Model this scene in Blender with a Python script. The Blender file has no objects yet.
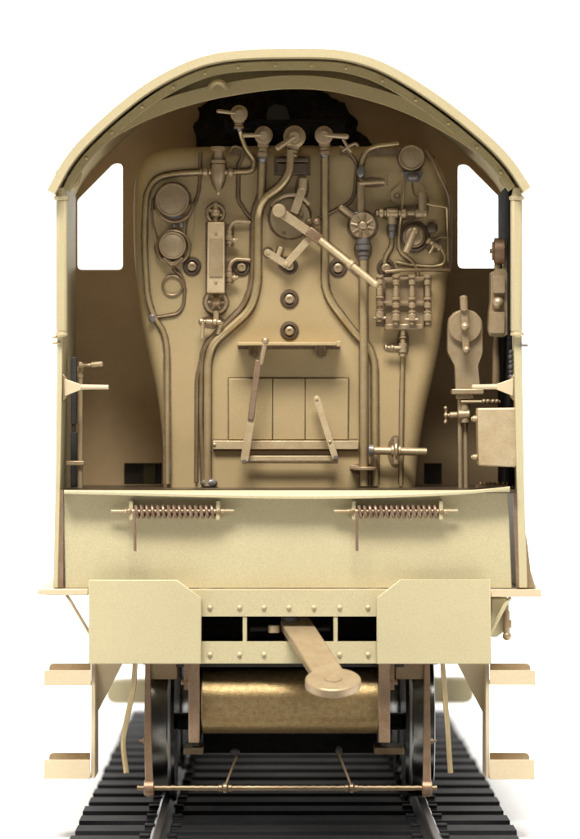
import bpy, bmesh, math, random
from mathutils import Vector, Matrix
random.seed(7)
S = 0.001            # one unit = one millimetre
D = 3600.0           # camera distance to the rear plane of the cab, units
H0 = 424.0           # camera height above the table, units
CX, CY = 290.0, 415.0
scene = bpy.context.scene
COL = scene.collection

def P(px, py, Y=0.0):
    k = (D + Y) / D
    return Vector(((px - CX) * k, Y, (CY - py) * k + H0))

# ------------------------------------------------------------------ materials
def mat(name, col, rough=0.5, metal=0.0, var=0.08, grain=0.10, scale=900.0, bump=0.05, blotch=0.10, blotch_scale=14.0, spec=0.5, tint=None, coat=0.0):
    m = bpy.data.materials.new(name); m.use_nodes = True
    nt = m.node_tree; N = nt.nodes; L = nt.links
    b = N['Principled BSDF']
    tc = N.new('ShaderNodeTexCoord')
    geo = N.new('ShaderNodeNewGeometry')
    n1 = N.new('ShaderNodeTexNoise'); n1.inputs['Scale'].default_value = scale; n1.inputs['Detail'].default_value = 3
    n2 = N.new('ShaderNodeTexNoise'); n2.inputs['Scale'].default_value = blotch_scale; n2.inputs['Detail'].default_value = 5; n2.inputs['Roughness'].default_value = 0.6
    L.new(geo.outputs['Position'], n1.inputs['Vector']); L.new(geo.outputs['Position'], n2.inputs['Vector'])
    r1 = N.new('ShaderNodeMapRange'); r1.inputs[1].default_value = 0.3; r1.inputs[2].default_value = 0.7
    r1.inputs[3].default_value = 1 - grain; r1.inputs[4].default_value = 1 + grain
    L.new(n1.outputs['Fac'], r1.inputs[0])
    r2 = N.new('ShaderNodeMapRange'); r2.inputs[1].default_value = 0.3; r2.inputs[2].default_value = 0.7
    r2.inputs[3].default_value = 0.0; r2.inputs[4].default_value = 1.0
    L.new(n2.outputs['Fac'], r2.inputs[0])
    c = N.new('ShaderNodeMix'); c.data_type = 'RGBA'
    t = tint or (col[0] * (1 - blotch * 1.2), col[1] * (1 - blotch * 1.6), col[2] * (1 - blotch * 2.0))
    c.inputs['A'].default_value = (*col, 1); c.inputs['B'].default_value = (*t, 1)
    L.new(r2.outputs[0], c.inputs['Factor'])
    mul = N.new('ShaderNodeVectorMath'); mul.operation = 'SCALE'
    L.new(c.outputs['Result'], mul.inputs[0]); L.new(r1.outputs[0], mul.inputs['Scale'])
    L.new(mul.outputs[0], b.inputs['Base Color'])
    rr = N.new('ShaderNodeMapRange'); rr.inputs[3].default_value = max(0.05, rough - var); rr.inputs[4].default_value = min(1, rough + var)
    L.new(n2.outputs['Fac'], rr.inputs[0]); L.new(rr.outputs[0], b.inputs['Roughness'])
    b.inputs['Metallic'].default_value = metal
    b.inputs['Specular IOR Level'].default_value = spec
    b.inputs['Coat Weight'].default_value = coat
    bp = N.new('ShaderNodeBump'); bp.inputs['Strength'].default_value = 1.0; bp.inputs['Distance'].default_value = bump * S
    L.new(n1.outputs['Fac'], bp.inputs['Height']); L.new(bp.outputs['Normal'], b.inputs['Normal'])
    return m

M = dict(
    plate=mat('cream_brass_plate', (0.53, 0.465, 0.28), 0.50, 0.08, bump=0.16, grain=.10, blotch=.05),
    roof=mat('pale_brass_roof', (0.55, 0.465, 0.28), 0.42, 0.15, bump=0.1, grain=.07, blotch=.06),
    back=mat('tan_backhead_brass', (0.475, 0.362, 0.190), 0.45, 0.25, bump=0.15, blotch=0.09, grain=.09),
    wall=mat('brown_inner_wall_brass', (0.68, 0.495, 0.275), 0.5, 0.05, bump=0.2, blotch=0.12, grain=0.14),
    arch=mat('golden_arch_brass', (0.43, 0.35, 0.18), 0.45, 0.3, bump=0.1),
    edge=mat('greenish_brass_angle', (0.42, 0.35, 0.18), 0.42, 0.25, bump=0.1),
    cast=mat('pinkish_cast_bronze', (0.44, 0.34, 0.21), 0.38, 0.45, bump=0.2, blotch=0.16, grain=0.12, blotch_scale=60),
    contact_shade=mat('brown_contact_shade', (0.20, 0.145, 0.085), 0.55, 0.15, bump=0.1, blotch=0.3, blotch_scale=120, grain=.3),  # brown for the contact shade painted on the backhead
    patina=mat('dark_patina_bronze', (0.13, 0.095, 0.065), 0.45, 0.35, bump=0.2, blotch=0.2, blotch_scale=70),
    lightcast=mat('pale_cast_bronze', (0.56, 0.445, 0.275), 0.42, 0.3, bump=0.2, blotch=0.16, grain=0.12, blotch_scale=60),
    pipe=mat('bright_brass_pipe', (0.55, 0.44, 0.25), 0.36, 0.6, bump=0.1, blotch=0.18, blotch_scale=40),
    darkpipe=mat('dull_brown_brass_wire', (0.30, 0.225, 0.135), 0.4, 0.5, bump=0.1, blotch=0.25, blotch_scale=40),
    solder=mat('grey_solder', (0.22, 0.205, 0.195), 0.4, 0.5, bump=0.5, scale=250, blotch_scale=80),
    tank=mat('raw_streaked_brass', (0.60, 0.445, 0.22), 0.36, 0.85, bump=0.3, blotch=0.2, blotch_scale=200, grain=0.18),
    copper=mat('copper_brown_bronze', (0.35, 0.245, 0.16), 0.42, 0.5, bump=0.3, blotch=0.25, blotch_scale=60, grain=0.2),
    spring=mat('reddish_copper_wire', (0.29, 0.195, 0.14), 0.4, 0.4, bump=0.2, blotch=0.2, blotch_scale=90),
    step=mat('peach_painted_step', (0.62, 0.51, 0.335), 0.5, 0.05, bump=0.12, grain=.06, blotch=.05),
    steel=mat('dark_polished_steel', (0.12, 0.125, 0.125), 0.22, 1.0, bump=0.1, blotch=0.3, blotch_scale=20),
    rail=mat('nickel_silver_rail', (0.15, 0.15, 0.155), 0.33, 1.0, bump=0.1),
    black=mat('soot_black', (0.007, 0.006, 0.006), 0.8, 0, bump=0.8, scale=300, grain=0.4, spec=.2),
    soot=mat('mottled_soot', (0.006, 0.005, 0.005), 0.8, 0, bump=0.8, scale=300, grain=0.4, spec=.15, tint=(0.035, 0.026, 0.015), blotch_scale=45),
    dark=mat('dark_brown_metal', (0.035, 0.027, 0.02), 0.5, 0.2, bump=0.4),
    olive=mat('olive_reflection_paint', (0.075, 0.075, 0.022), 0.4, 0.2, bump=0.3),
    greydk=mat('dark_grey_metal', (0.08, 0.075, 0.08), 0.5, 0.3, bump=0.5),
    floor=mat('dark_glossy_floor', (0.075, 0.055, 0.035), 0.3, 0.3, bump=0.4),
    tie=mat('black_plastic_tie', (0.008, 0.008, 0.009), 0.6, 0.0, bump=0.4, scale=300, grain=0.3, spec=.15),
    white=mat('white_paper', (0.95, 0.95, 0.95), 0.9, 0, bump=0.0, grain=0.0, blotch=0.0, spec=0.1),
)

# ------------------------------------------------------------------ builder
ORG = {}
def chaikin(pts, n=2, closed=True):
    pts = [Vector(p) for p in pts]
    for _ in range(n):
        out = []
        m = len(pts)
        if not closed: out.append(pts[0])
        for i in range(m if closed else m - 1):
            a, b = pts[i], pts[(i + 1) % m]
            out += [a * 0.75 + b * 0.25, a * 0.25 + b * 0.75]
        if not closed: out.append(pts[-1])
        pts = out
    return pts

def fillet(path, rad, n=5):
    pts = [Vector(p) for p in path]
    if len(pts) < 3 or rad <= 0: return pts
    out = [pts[0]]
    for i in range(1, len(pts) - 1):
        a, b, c = pts[i - 1], pts[i], pts[i + 1]
        d1, d2 = (a - b), (c - b)
        t = min(rad, d1.length * 0.48, d2.length * 0.48)
        s, e = b + d1.normalized() * t, b + d2.normalized() * t
        for j in range(n + 1):
            u = j / n
            out.append(s * (1 - u) ** 2 + b * 2 * u * (1 - u) + e * u ** 2)
    out.append(pts[-1])
    return out

class MB:
    def __init__(self): self.bm = bmesh.new()
    def loopfaces(self, rings, closed=True, caps=True):
        bm = self.bm; vs = [[bm.verts.new(v) for v in r] for r in rings]; n = len(rings[0])
        for a, b in zip(vs, vs[1:]):
            for i in range(n if closed else n - 1):
                j = (i + 1) % n
                try: bm.faces.new((a[i], a[j], b[j], b[i]))
                except ValueError: pass
        if caps:
            bm.faces.new(vs[0][::-1]); bm.faces.new(vs[-1])
        return self
    def box(self, x0, y0, x1, y1, Y0, Y1):
        """pixel rectangle measured at the near depth Y0, pushed back to Y1"""
        a, b = P(x0, y1, Y0), P(x1, y0, Y0)
        return self.ubox(a.x, b.x, Y0, Y1, a.z, b.z)
    def ubox(self, X0, X1, Y0, Y1, Z0, Z1):
        self.loopfaces([[(X0, Y0, Z0), (X1, Y0, Z0), (X1, Y1, Z0), (X0, Y1, Z0)], [(X0, Y0, Z1), (X1, Y0, Z1), (X1, Y1, Z1), (X0, Y1, Z1)]])
        return self
    def prism(self, pts, Y0, Y1, holes=()):
        bm = self.bm
        from mathutils.geometry import tessellate_polygon
        loops = [[(P(x, y, Y0).x, P(x, y, Y0).z) for x, y in l] for l in [pts] + list(holes)]
        tris = tessellate_polygon([[Vector((x, z, 0)) for x, z in l] for l in loops])
        layers = []
        for Y in (Y0, Y1):
            ls = [[bm.verts.new((x, Y, z)) for x, z in l] for l in loops]
            flat = [v for l in ls for v in l]
            for t in tris:
                try: bm.faces.new([flat[i] for i in t])
                except ValueError: pass
            layers.append(ls)
        for la, lb in zip(*layers):
            n = len(la)
            for i in range(n):
                j = (i + 1) % n
                bm.faces.new((la[i], la[j], lb[j], lb[i]))
        return self
    def tube(self, path, r, bend=8, seg=10, r_end=None, raw=False):
        pts = path if raw else [P(*p) for p in path]
        pts = fillet([Vector(p) for p in pts], bend)
        q = [pts[0]]
        for p in pts[1:]:
            if (p - q[-1]).length > 1e-3: q.append(p)
        pts = q
        t0 = (pts[1] - pts[0]).normalized()
        up = Vector((0, 1, 0)) if abs(t0.y) < 0.9 else Vector((1, 0, 0))
        nrm = t0.cross(up).normalized(); rings = []
        L = len(pts)
        for i, p in enumerate(pts):
            t = ((pts[min(i + 1, L - 1)] - p).normalized() + (p - pts[max(i - 1, 0)]).normalized())
            if t.length < 1e-6: t = t0
            t.normalize()
            nrm = (nrm - t * nrm.dot(t)).normalized(); bn = t.cross(nrm)
            rr = r if r_end is None else r + (r_end - r) * i / (L - 1)
            rings.append([p + (nrm * math.cos(2 * math.pi * j / seg) + bn * math.sin(2 * math.pi * j / seg)) * rr for j in range(seg)])
        return self.loopfaces(rings)
    def lathe(self, o, axis, prof, seg=24, raw=False):
        """profile list of (distance along axis, radius)"""
        o = Vector(o) if raw else P(*o); ax = Vector(axis).normalized()
        up = Vector((0, 0, 1)) if abs(ax.z) < 0.9 else Vector((1, 0, 0))
        u = ax.cross(up).normalized(); v = ax.cross(u)
        rings = [[o + ax * t + (u * math.cos(2 * math.pi * j / seg) + v * math.sin(2 * math.pi * j / seg)) * max(r, 0.02) for j in range(seg)] for t, r in prof]
        return self.loopfaces(rings)
    def cyl(self, a, b, r, seg=16, raw=False):
        a = Vector(a) if raw else P(*a); b = Vector(b) if raw else P(*b)
        l = (b - a).length
        return self.lathe(a, b - a, [(0, r * .85), (r * .15, r), (l - r * .15, r), (l, r * .85)], seg, True)
    def nuts(self, a, b, spec, seg=12):
        """stepped fitting between two pixel points: spec = [(fraction, radius)...]"""
        a, b = P(*a), P(*b); l = (b - a).length; prof = []
        for (f0, f1, r) in spec:
            prof += [(f0 * l + .01, r * .8), (f0 * l + min(.6, (f1 - f0) * l * .2), r), (f1 * l - min(.6, (f1 - f0) * l * .2), r), (f1 * l - .01, r * .8)]
        return self.lathe(a, b - a, prof, seg, True)
    def ball(self, c, r, squash=(1, 1, 1), raw=False):
        c = Vector(c) if raw else P(*c)
        mm = Matrix.Translation(c) @ Matrix.Diagonal((squash[0] * r, squash[1] * r, squash[2] * r, 1))
        bmesh.ops.create_uvsphere(self.bm, u_segments=16, v_segments=10, radius=1, matrix=mm); return self
    def ring(self, c, axis, R, r, raw=False, seg=28, a0=0, a1=360):
        c = Vector(c) if raw else P(*c); ax = Vector(axis).normalized()
        up = Vector((0, 0, 1)) if abs(ax.z) < 0.9 else Vector((1, 0, 0))
        u = ax.cross(up).normalized(); v = ax.cross(u)
        if a1 - a0 >= 360:
            rings = []
            for i in range(seg + 1):
                a = 2 * math.pi * i / seg; d = u * math.cos(a) + v * math.sin(a)
                rings.append([c + d * (R + r * math.cos(b * math.pi / 4)) + ax * r * math.sin(b * math.pi / 4) for b in range(8)])
            return self.loopfaces(rings, caps=False)
        pts = [c + (u * math.cos(math.radians(a0 + (a1 - a0) * i / seg)) + v * math.sin(math.radians(a0 + (a1 - a0) * i / seg))) * R for i in range(seg + 1)]
        return self.tube(pts, r, 0, 8, raw=True)
    def bar(self, a, b, w, th, round_ends=False):
        """flat bar in a vertical plane facing the rear: pixel endpoints, width, thickness toward -Y"""
        a3, b3 = P(*a), P(*b); d = (b3 - a3).normalized(); n = Vector((-d.z, 0, d.x)).normalized() * (w / 2)
        t = Vector((0, th, 0))
        if not round_ends: out = [a3 - n, b3 - n, b3 + n, a3 + n]
        else:
            out = []
            for c, s in ((b3, 1), (a3, -1)):
                for i in range(9):
                    an = math.pi * i / 8 - math.pi / 2
                    out.append(c + d * s * math.cos(an) * w / 2 + n * s * math.sin(an))
        return self.loopfaces([out, [p + t for p in out]])
    def build(self, name, m, parent=None, bevel=0.0, smooth=38, label=None):
        bm = self.bm
        for v in bm.verts: v.co *= S
        bmesh.ops.remove_doubles(bm, verts=bm.verts, dist=1e-7)
        bmesh.ops.recalc_face_normals(bm, faces=bm.faces)
        xs = [v.co for v in bm.verts]
        lo = Vector([min(c[i] for c in xs) for i in range(3)]); hi = Vector([max(c[i] for c in xs) for i in range(3)])
        org = Vector(((lo.x + hi.x) / 2, (lo.y + hi.y) / 2, lo.z))
        for v in bm.verts: v.co -= org
        me = bpy.data.meshes.new(name); bm.to_mesh(me); bm.free()
        me.materials.append(M[m])
        for p in me.polygons: p.use_smooth = True
        me.set_sharp_from_angle(angle=math.radians(smooth))
        o = bpy.data.objects.new(name, me); COL.objects.link(o)
        ORG[o.name] = org
        if parent is not None:
            o.parent = parent; o.location = org - ORG[parent.name]
        else: o.location = org
        if label: o['label'] = label
        if bevel:
            bv = o.modifiers.new('Bevel', 'BEVEL'); bv.width = bevel * S; bv.segments = 2; bv.limit_method = 'ANGLE'; bv.angle_limit = math.radians(40)
            bv.harden_normals = False
        return o

loco = bpy.data.objects.new('model_locomotive', None); COL.objects.link(loco)
loco.location = (0, 0, 0); loco.empty_display_size = 0.1; ORG[loco.name] = Vector((0, 0, 0))
loco['label'] = 'unpainted brass scale model of a steam locomotive seen into its open cab from behind'
loco['category'] = 'model locomotive'

# ------------------------------------------------------------------ cab shell
ROOF = [(47, 190), (66, 154), (102, 117.5), (146, 82), (190, 59.5), (222, 51.5), (256, 49), (290, 48.5), (322, 48.5), (350, 51), (386, 62), (434, 91), (478, 125), (511, 156), (531, 187)]
roofc = chaikin(ROOF, 3, False)
def offset_in(line, d):
    out = []; n = len(line)
    for i, p in enumerate(line):
        t = (line[min(i + 1, n - 1)] - line[max(i - 1, 0)]).normalized()
        out.append(Vector((p.x - t.y * d, p.y + t.x * d)))
    return out
mb = MB(); mb.prism([tuple(p) for p in roofc] + [tuple(p) for p in offset_in(roofc, 8.5)][::-1], -24, 228)
roof = mb.build('roof', 'roof', loco, bevel=1.2)
# rivetted angle under the roof edge
inner = [p for p in offset_in(roofc, 13.0)]
inner2 = [p for p in offset_in(roofc, 20.5)]
sel = range(5, len(inner) - 5)
mb = MB(); mb.prism([tuple(inner[i]) for i in sel] + [tuple(inner2[i]) for i in sel][::-1], -6, 8)
mid = offset_in(roofc, 16.8)
acc = 0; last = mid[5]
for i in sel:
    acc += (mid[i] - last).length; last = mid[i]
    if acc > 34:
        acc = 0
        mb.lathe((mid[i].x, mid[i].y, -6), (0, -1, 0), [(-.5, 2.0), (.6, 1.9), (1.5, 1.1), (1.9, .2)], 10)
mb.build('roof_edge_angle', 'edge', roof, bevel=0.8)
# arch plate
ARC = [(60, 188), (68, 177), (80, 164), (102, 143.5), (146, 119), (199, 101), (257, 90.5), (290, 88), (320, 89), (348, 93.5), (406, 111), (459, 140), (490, 163), (506, 180), (518, 188)]
arc = chaikin(ARC, 2, False)
top = [tuple(p) for p in offset_in(roofc, 9.0)]
mb = MB(); mb.prism([(57, 188)] + [t for t in top if t[0] > 60 and t[0] < 519] + [(520, 187)] + [tuple(p) for p in arc][::-1][1:-1], 16, 26)
mb.build('roof_arch', 'arch', roof, bevel=1.0)
# second lighter rib following arch
mb = MB(); a2 = [Vector((p.x, p.y)) for p in arc if 64 < p.x < 512]; a3 = offset_in(a2, -13)
mb.prism([tuple(p) for p in a3] + [tuple(p) for p in a2][::-1], 8, 15.6)
mb.build('roof_rib', 'arch', roof, bevel=2.5)
# eye bolt stub high left on arch
MB().ring((218, 90, 4), (0, 1, 0), 8, 3, a0=180, a1=360).build('lifting_eye', 'arch', roof)
for px, s in ((70, 1), (510, -1)):
    MB().tube([(px - 8 * s, 176, 8), (px - 4 * s, 186, 6), (px + 6 * s, 184, 6), (px + 9 * s, 172, 8)], 3.4, 7).build('gutter_end', 'arch', roof)

# side walls (thin plates running forward)
def side(pts_outer, pts_inner, name):
    m = MB(); m.prism(pts_outer + pts_inner[::-1], 0, 222); return m.build(name, 'plate', loco, bevel=0.8)
wl = side([(58, 186), (57, 340), (55.5, 470), (53, 588)], [(63, 182), (62.5, 340), (60.5, 470), (58, 588)], 'side_wall')
wr = side([(515, 182), (514, 340), (516.5, 470), (519, 588)], [(521, 186), (522, 340), (524, 470), (527.5, 588)], 'side_wall')
for x0, x1, w in ((56, 67, wl), (511, 522.5, wr)):
    MB().box(x0, 198, x1, 333, -9, 3).build('door_post', 'roof', w, bevel=3.2)
    c = (x0 + x1) / 2
    MB().lathe((c, 200, -3), (0, 0, 1), [(-1, 3), (0, 7.5), (3, 8), (5, 5), (12, 4)], 14).build('post_collar', 'roof', w)
    MB().lathe((c, 332, -3), (0, 0, -1), [(-1, 3), (0, 6), (3, 6.5), (5, 3)], 14).build('post_collar', 'roof', w)
# door hinge pins
m = MB(); 
for z in (337, 343): m.cyl((52, z, 0), (60, z, 0), 1.6)
m.build('hinge_pin', 'roof', wl)
m = MB(); m.cyl((518, 334, 0), (524, 334, 0), 1.8); m.cyl((520, 345, 0), (528, 345, 0), 1.6); m.build('hinge_pin', 'solder', wr)

# front wall of cab with two windows
fw = [(p.x, p.y) for p in roofc]
kf = (D + 220) / D
def atfront(p, d=7): # project outline from Y=0 to px at Y=220
    return ((p[0] - CX) / kf + CX, (p[1] - CY) / kf + CY)
top_in = [atfront(tuple(p)) for p in offset_in(roofc, 9.5)]
top_in = [t for t in top_in if 71 < t[0] < 509.5]
def rounded(pts, r, n=5): 
    m = len(pts); out = []
    for i in range(m):
        a, b, c = Vector(pts[i - 1]), Vector(pts[i]), Vector(pts[(i + 1) % m])
        rr = r[i] if isinstance(r, (list, tuple)) else r
        s, e = b + (a - b).normalized() * rr, b + (c - b).normalized() * rr
        for j in range(n + 1):
            u = j / n; out.append(tuple(s * (1 - u) ** 2 + b * 2 * u * (1 - u) + e * u * u))
    return out
winL = rounded([(77.5, 200), (113.5, 163.5), (122.5, 163.5), (122.5, 269.5), (77.5, 269.5)], [2, 4, 5, 5, 5])
winR = rounded([(501.5, 199), (467, 164.5), (458, 164.5), (458, 268), (501.5, 268)], [2, 4, 5, 5, 5])
holeL = [(124, 463), (162, 463), (162, 484.5), (124, 484.5)]
holeR = [(424, 463), (442, 463), (442, 484.5), (424, 484.5)]
mb = MB(); mb.prism([(70.5, 484.8 + 1)] + [(70.5, 189)] + top_in + [(509, 189), (509, 485.8)], 220, 226, holes=[winL, winR, holeL, holeR])
front = mb.build('front_wall', 'wall', loco)
# dark-coloured blocks stand in for the shaded recess behind two low openings
m = MB(); m.box(123, 461, 164, 488, 228, 330); m.build('dark_recess_block', 'dark', loco)
m = MB(); m.box(143.5, 462.5, 155.5, 484, 224, 227.5); m.build('reflection_strip', 'olive', front)  # olive strip paints a reflection inside the dark recess
m = MB(); m.box(422, 461, 444, 488, 228, 330); m.build('dark_recess_block', 'dark', loco)
# ragged sooty opening above the boiler backhead
pts = []
base = [(196, 150), (196, 135), (193, 126), (199, 117), (198, 108), (206, 103), (212, 98), (225, 95), (240, 90), (262, 88), (285, 87), (310, 86), (325, 92), (333, 98), (345, 103), (350, 113), (358, 120), (357, 131), (366, 136), (372, 145), (372, 162), (196, 162)]
for i, p in enumerate(base):
    q = base[(i + 1) % len(base)]
    for u in (0, .33, .66): pts.append((p[0] + (q[0] - p[0]) * u + random.uniform(-.8, .8), p[1] + (q[1] - p[1]) * u + random.uniform(-.8, .8)))
MB().prism(pts, 205, 219.7).build('sooty_wall_patch', 'soot', front, bevel=2)
MB().prism(rounded([(268, 108), (276, 104), (286, 106), (290, 118), (284, 125), (272, 124), (266, 117)], 2.5), 196, 204).build('grey_lump', 'greydk', front, bevel=2)

# floor and its edge plate
mb = MB(); mb.ubox(-226, 226, -8, 226, -78 + H0, -74.5 + H0); mb.build('cab_floor', 'floor', loco)
FE_top = [(64, 490.5), (90, 491), (180, 493.5), (290, 496), (380, 495), (440, 492.5), (480, 489.5), (510, 486)]
FE_bot = [(x, y + 3.8) for x, y in FE_top]
ft = chaikin(FE_top, 2, False); fb = chaikin(FE_bot, 2, False)
# sloping fall plate: a sheet from floor rear edge down to the curved lip
mb = MB()
ra, rb = [], []
rows = []
for t, d in ((ft, 0), (fb, 0)): rows.append([P(p.x, p.y, -14) for p in t])
back_t = [Vector((P(p.x, p.y, -14).x, -8.2, -74.7 + H0)) for p in ft]; back_b = [v - Vector((0, 0, 2.5)) for v in back_t]
mb.loopfaces([list(r) for r in (rows[0], back_t, back_b, rows[1])] + [rows[0]], closed=False, caps=False)
mb.build('fall_plate', 'plate', loco, bevel=0.8)

# apron plate
APR = [(63.5, 500), (505, 497), (506, 588), (64.5, 588)]
mb = MB(); mb.prism([(63.5, 493), (508, 493), (512, 588), (65, 588)], 4, 10); mb.build('rear_apron', 'plate', loco, bevel=0.6)
m = MB(); m.prism([(59.8, 490), (63.2, 490), (63.2, 588), (58, 588)], 1, 12); m.build('edge_strip', 'copper', wl)
m = MB(); m.prism([(513, 493), (519, 493), (522, 587.5), (516.5, 587.5)], 1, 12); m.build('edge_strip', 'copper', wr)
m = MB(); m.prism([(520, 520), (523, 516), (527, 540), (531, 572), (536, 588), (524, 588)], 6, 60); m.build('corner_gusset', 'cast', wr)

# running board flange plates
for pts in ([(38, 589), (88, 589), (88, 595.5), (50, 595.5), (37, 594)], [(490.5, 589.5), (541.5, 589.5), (541.5, 597), (490.5, 597)]):
    m = MB(); m.prism(pts, -4, 560); rb_ = m.build('running_board', 'step', loco, bevel=1.0)
MB().tube([(66, 595, 0), (70, 600, 0), (90, 634, 0)], 1.7, 3).build('board_stay', 'cast', loco)
MB().tube([(511, 597, 0), (506, 603, 0), (490, 634, 0)], 2.0, 3).build('board_stay', 'plate', loco)
m = MB(); m.prism([(491, 598), (509, 598), (509, 628), (497, 637), (491, 637)], 20, 60); inj = m.build('injector_body', 'plate', loco, bevel=1.5)
m = MB(); m.cyl((506.5, 611, 14), (506.5, 637, 14), 3.4); m.ball((507, 636, 14), 4.6); m.cyl((509, 620, 14), (509, 628, 14), 3); m.build('valve_knob', 'cast', inj)

# beam with slot
beam = MB(); beam.prism([(168, 590), (410, 590), (410, 616.5), (168, 616.5)], -14, -9)
for x in (210, 239.5, 264, 289, 314, 339.5, 368): 
    beam.lathe((x, 607.5, -14), (0, -1, 0), [(-.5, 2.6), (.8, 2.5), (2.0, 1.6), (2.5, .3)], 12)
bm_ = beam.build('buffer_beam', 'plate', loco, bevel=0.7)
m = MB(); m.prism([(200, 641.5), (378, 641.5), (378, 663.5), (200, 663.5)], -14, -9)
for x in (210, 239.5, 264, 314, 339.5, 368): 
    m.lathe((x, 654.5, -14), (0, -1, 0), [(-.5, 2.6), (.8, 2.5), (2.0, 1.6), (2.5, .3)], 12)
m.build('lower_strap', 'plate', bm_, bevel=0.7)
m = MB(); a = P(200, 590, -14); m.ubox(-122, 120, -8.8, 3.8, a.z - 2.5, a.z + .3); m.build('beam_top_flange', 'step', bm_)
for x in (242.7, 333.5):
    MB().box(x, 616, x + 4.2, 642, -13, 20).build('slot_rib', 'plate', bm_, bevel=0.5)
for pts in ([(88.5, 580), (177, 580), (201.3, 598), (201.3, 664), (88.5, 664)], [(376.7, 598), (400, 579.7), (490.5, 579.7), (491.5, 664), (376.7, 664)]):
    MB().prism(pts, -22, -14.5).build('bracket_plate', 'plate', bm_, bevel=0.9)
# dark drag box behind the slot
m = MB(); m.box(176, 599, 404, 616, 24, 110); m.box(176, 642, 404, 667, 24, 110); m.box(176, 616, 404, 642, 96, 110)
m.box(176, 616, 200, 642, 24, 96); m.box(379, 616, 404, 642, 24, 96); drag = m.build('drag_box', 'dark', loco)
m = MB(); m.cyl((290, 616, 10), (290, 640, 10), 5.5, 20); m.cyl((290, 616, 10), (290, 627, 10), 9, 20); m.cyl((250, 629, 40), (330, 629, 40), 3); m.build('drawbar_pin', 'greydk', drag)

# drawbar : plate with round ends, hanging down toward the camera
def drawbar():
    A = P(296, 625, 6); B = P(333, 683, -128)
    d = (B - A); L = d.length; d.normalize(); side_ = Vector((1, 0.0, 0.0)); side_ = (side_ - d * side_.dot(d)).normalized(); up = side_.cross(d).normalized()
    if up.z < 0: up = -up
    out = []
    def arc_(c, r, a0, a1, n): 
        for i in range(n + 1):
            a = math.radians(a0 + (a1 - a0) * i / n); out.append(c + d * math.cos(a) * r + side_ * math.sin(a) * r)
    arc_(B, 27, 145, -145, 26)
    arc_(A, 15.5, -90, -270, 14)
    m = MB(); m.loopfaces([[p + up * 4.5 for p in out], [p - up * 4.5 for p in out]])
    o = m.build('drawbar', 'cast', loco, bevel=1.4, label='flat round-ended drawbar hanging out of the slot')
    m = MB(); m.lathe(B + up * 4.4, up, [(0, 9), (1.2, 8.6), (1.6, 6), (0.9, 4.5), (1.0, 0.1)], 20, raw=True); m.build('pin_boss', 'cast', o)
    MB().nuts((274, 633, -2), (274, 625, -2), [(0, 1, 6)], 20).build('drawbar_lug', 'cast', o)
drawbar()

# ------------------------------------------------------------------ side springs under the fall plate
def spring(x0, x1, sx0, sx1, rodx):
    y = 511.5; Y = -7
    m = MB(); n = 15; pts = []
    a, b = P(x0 + 3, y, Y), P(x1 - 3, y, Y)
    for i in range(n * 12 + 1):
        t = i / (n * 12); an = 2 * math.pi * t * n
        pts.append(a + (b - a) * t + Vector((0, math.cos(an) * 5.6, math.sin(an) * 5.6)))
    m.tube(pts, 1.6, 0, 6, raw=True)
    o = m.build('return_spring', 'spring', loco)
    m = MB(); m.cyl((sx0, y, Y), (sx1, y - .5, Y), 1.9)
    for bx in (x0 - 1, x1 + 1):
        m.nuts((bx - 6, y, Y), (bx + 6, y, Y), [(0, .25, 2.6), (.3, .42, 3.6), (.45, .55, 4.8), (.62, .95, 2.8)])
    m.build('spring_rod', 'cast', o)
    for bx in (x0, x1): MB().box(bx - 2, 500.5, bx + 2, 520, Y - 2, 3.8).build('spring_bracket', 'plate', o, bevel=0.8)
    MB().tube([(rodx, 512, Y - 8), (rodx + .5, 551, Y - 6)], 1.5, 0).build('spring_tail', 'spring', o)
spring(131, 218, 111, 234, 134.5)
spring(354, 441, 334, 458, 356.5)

# ------------------------------------------------------------------ boiler backhead
YB = 100
OUT = [(163, 488), (163, 455), (160.5, 420), (155, 385), (147, 350), (139, 312), (134.5, 270), (133, 230), (133, 195), (136.5, 168), (150, 151), (175, 146.5), (230, 145), (290, 144), (350, 145), (410, 146), (434, 153), (446, 175), (449.5, 205), (449.5, 250), (448.5, 290), (444, 330), (436, 370), (427, 405), (421, 440), (417.5, 465), (416, 488)]
oc = chaikin(OUT, 2, False)
def inset(line, d):
    out = []; n = len(line)
    for i, p in enumerate(line):
        t = (line[min(i + 1, n - 1)] - line[max(i - 1, 0)]).normalized()
        out.append(Vector((p.x - t.y * d, p.y + t.x * d)))
    out[0].y = line[0].y; out[-1].y = line[-1].y
    return out
R = 17
rings = []
def ring3(line, Y): return [Vector((P(p.x, p.y, YB).x, Y, P(p.x, p.y, YB).z)) for p in line]
rings.append(ring3(oc, 219.5))
for i in range(8):
    a = math.pi / 2 * i / 7
    rings.append(ring3(inset(oc, R * (1 - math.cos(a))), YB + R - R * math.sin(a)))
mb = MB(); mb.loopfaces(rings, closed=True, caps=True); back = mb.build('boiler_backhead', 'back', loco, smooth=50)

def plug(x, y, parent=back):
    Y = YB
    m = MB(); m.lathe((x, y, Y + .3), (0, -1, 0), [(0, 9), (1.2, 8.9), (2.6, 8.2), (2.8, 6.6), (1.0, 6.2), (1.0, .1)], 28); o = m.build('washout_plug', 'patina', parent)
    MB().ring((x, y, Y - 2.0), (0, 1, 0), 7.6, .8).build('plug_rim', 'cast', o) if False else None
    MB().lathe((x, y, Y - .5), (0, -1, 0), [(0, 4.6), (3.4, 4.4), (4.0, 3.4), (4.1, 1.8), (3.2, 1.4), (3.2, .1)], 20).build('square_boss', 'cast', o)
for x, y in ((192, 266.5), (241.5, 267), (289.5, 266), (289.5, 299), (289.5, 331), (338, 268), (386, 268)): plug(x, y)

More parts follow.
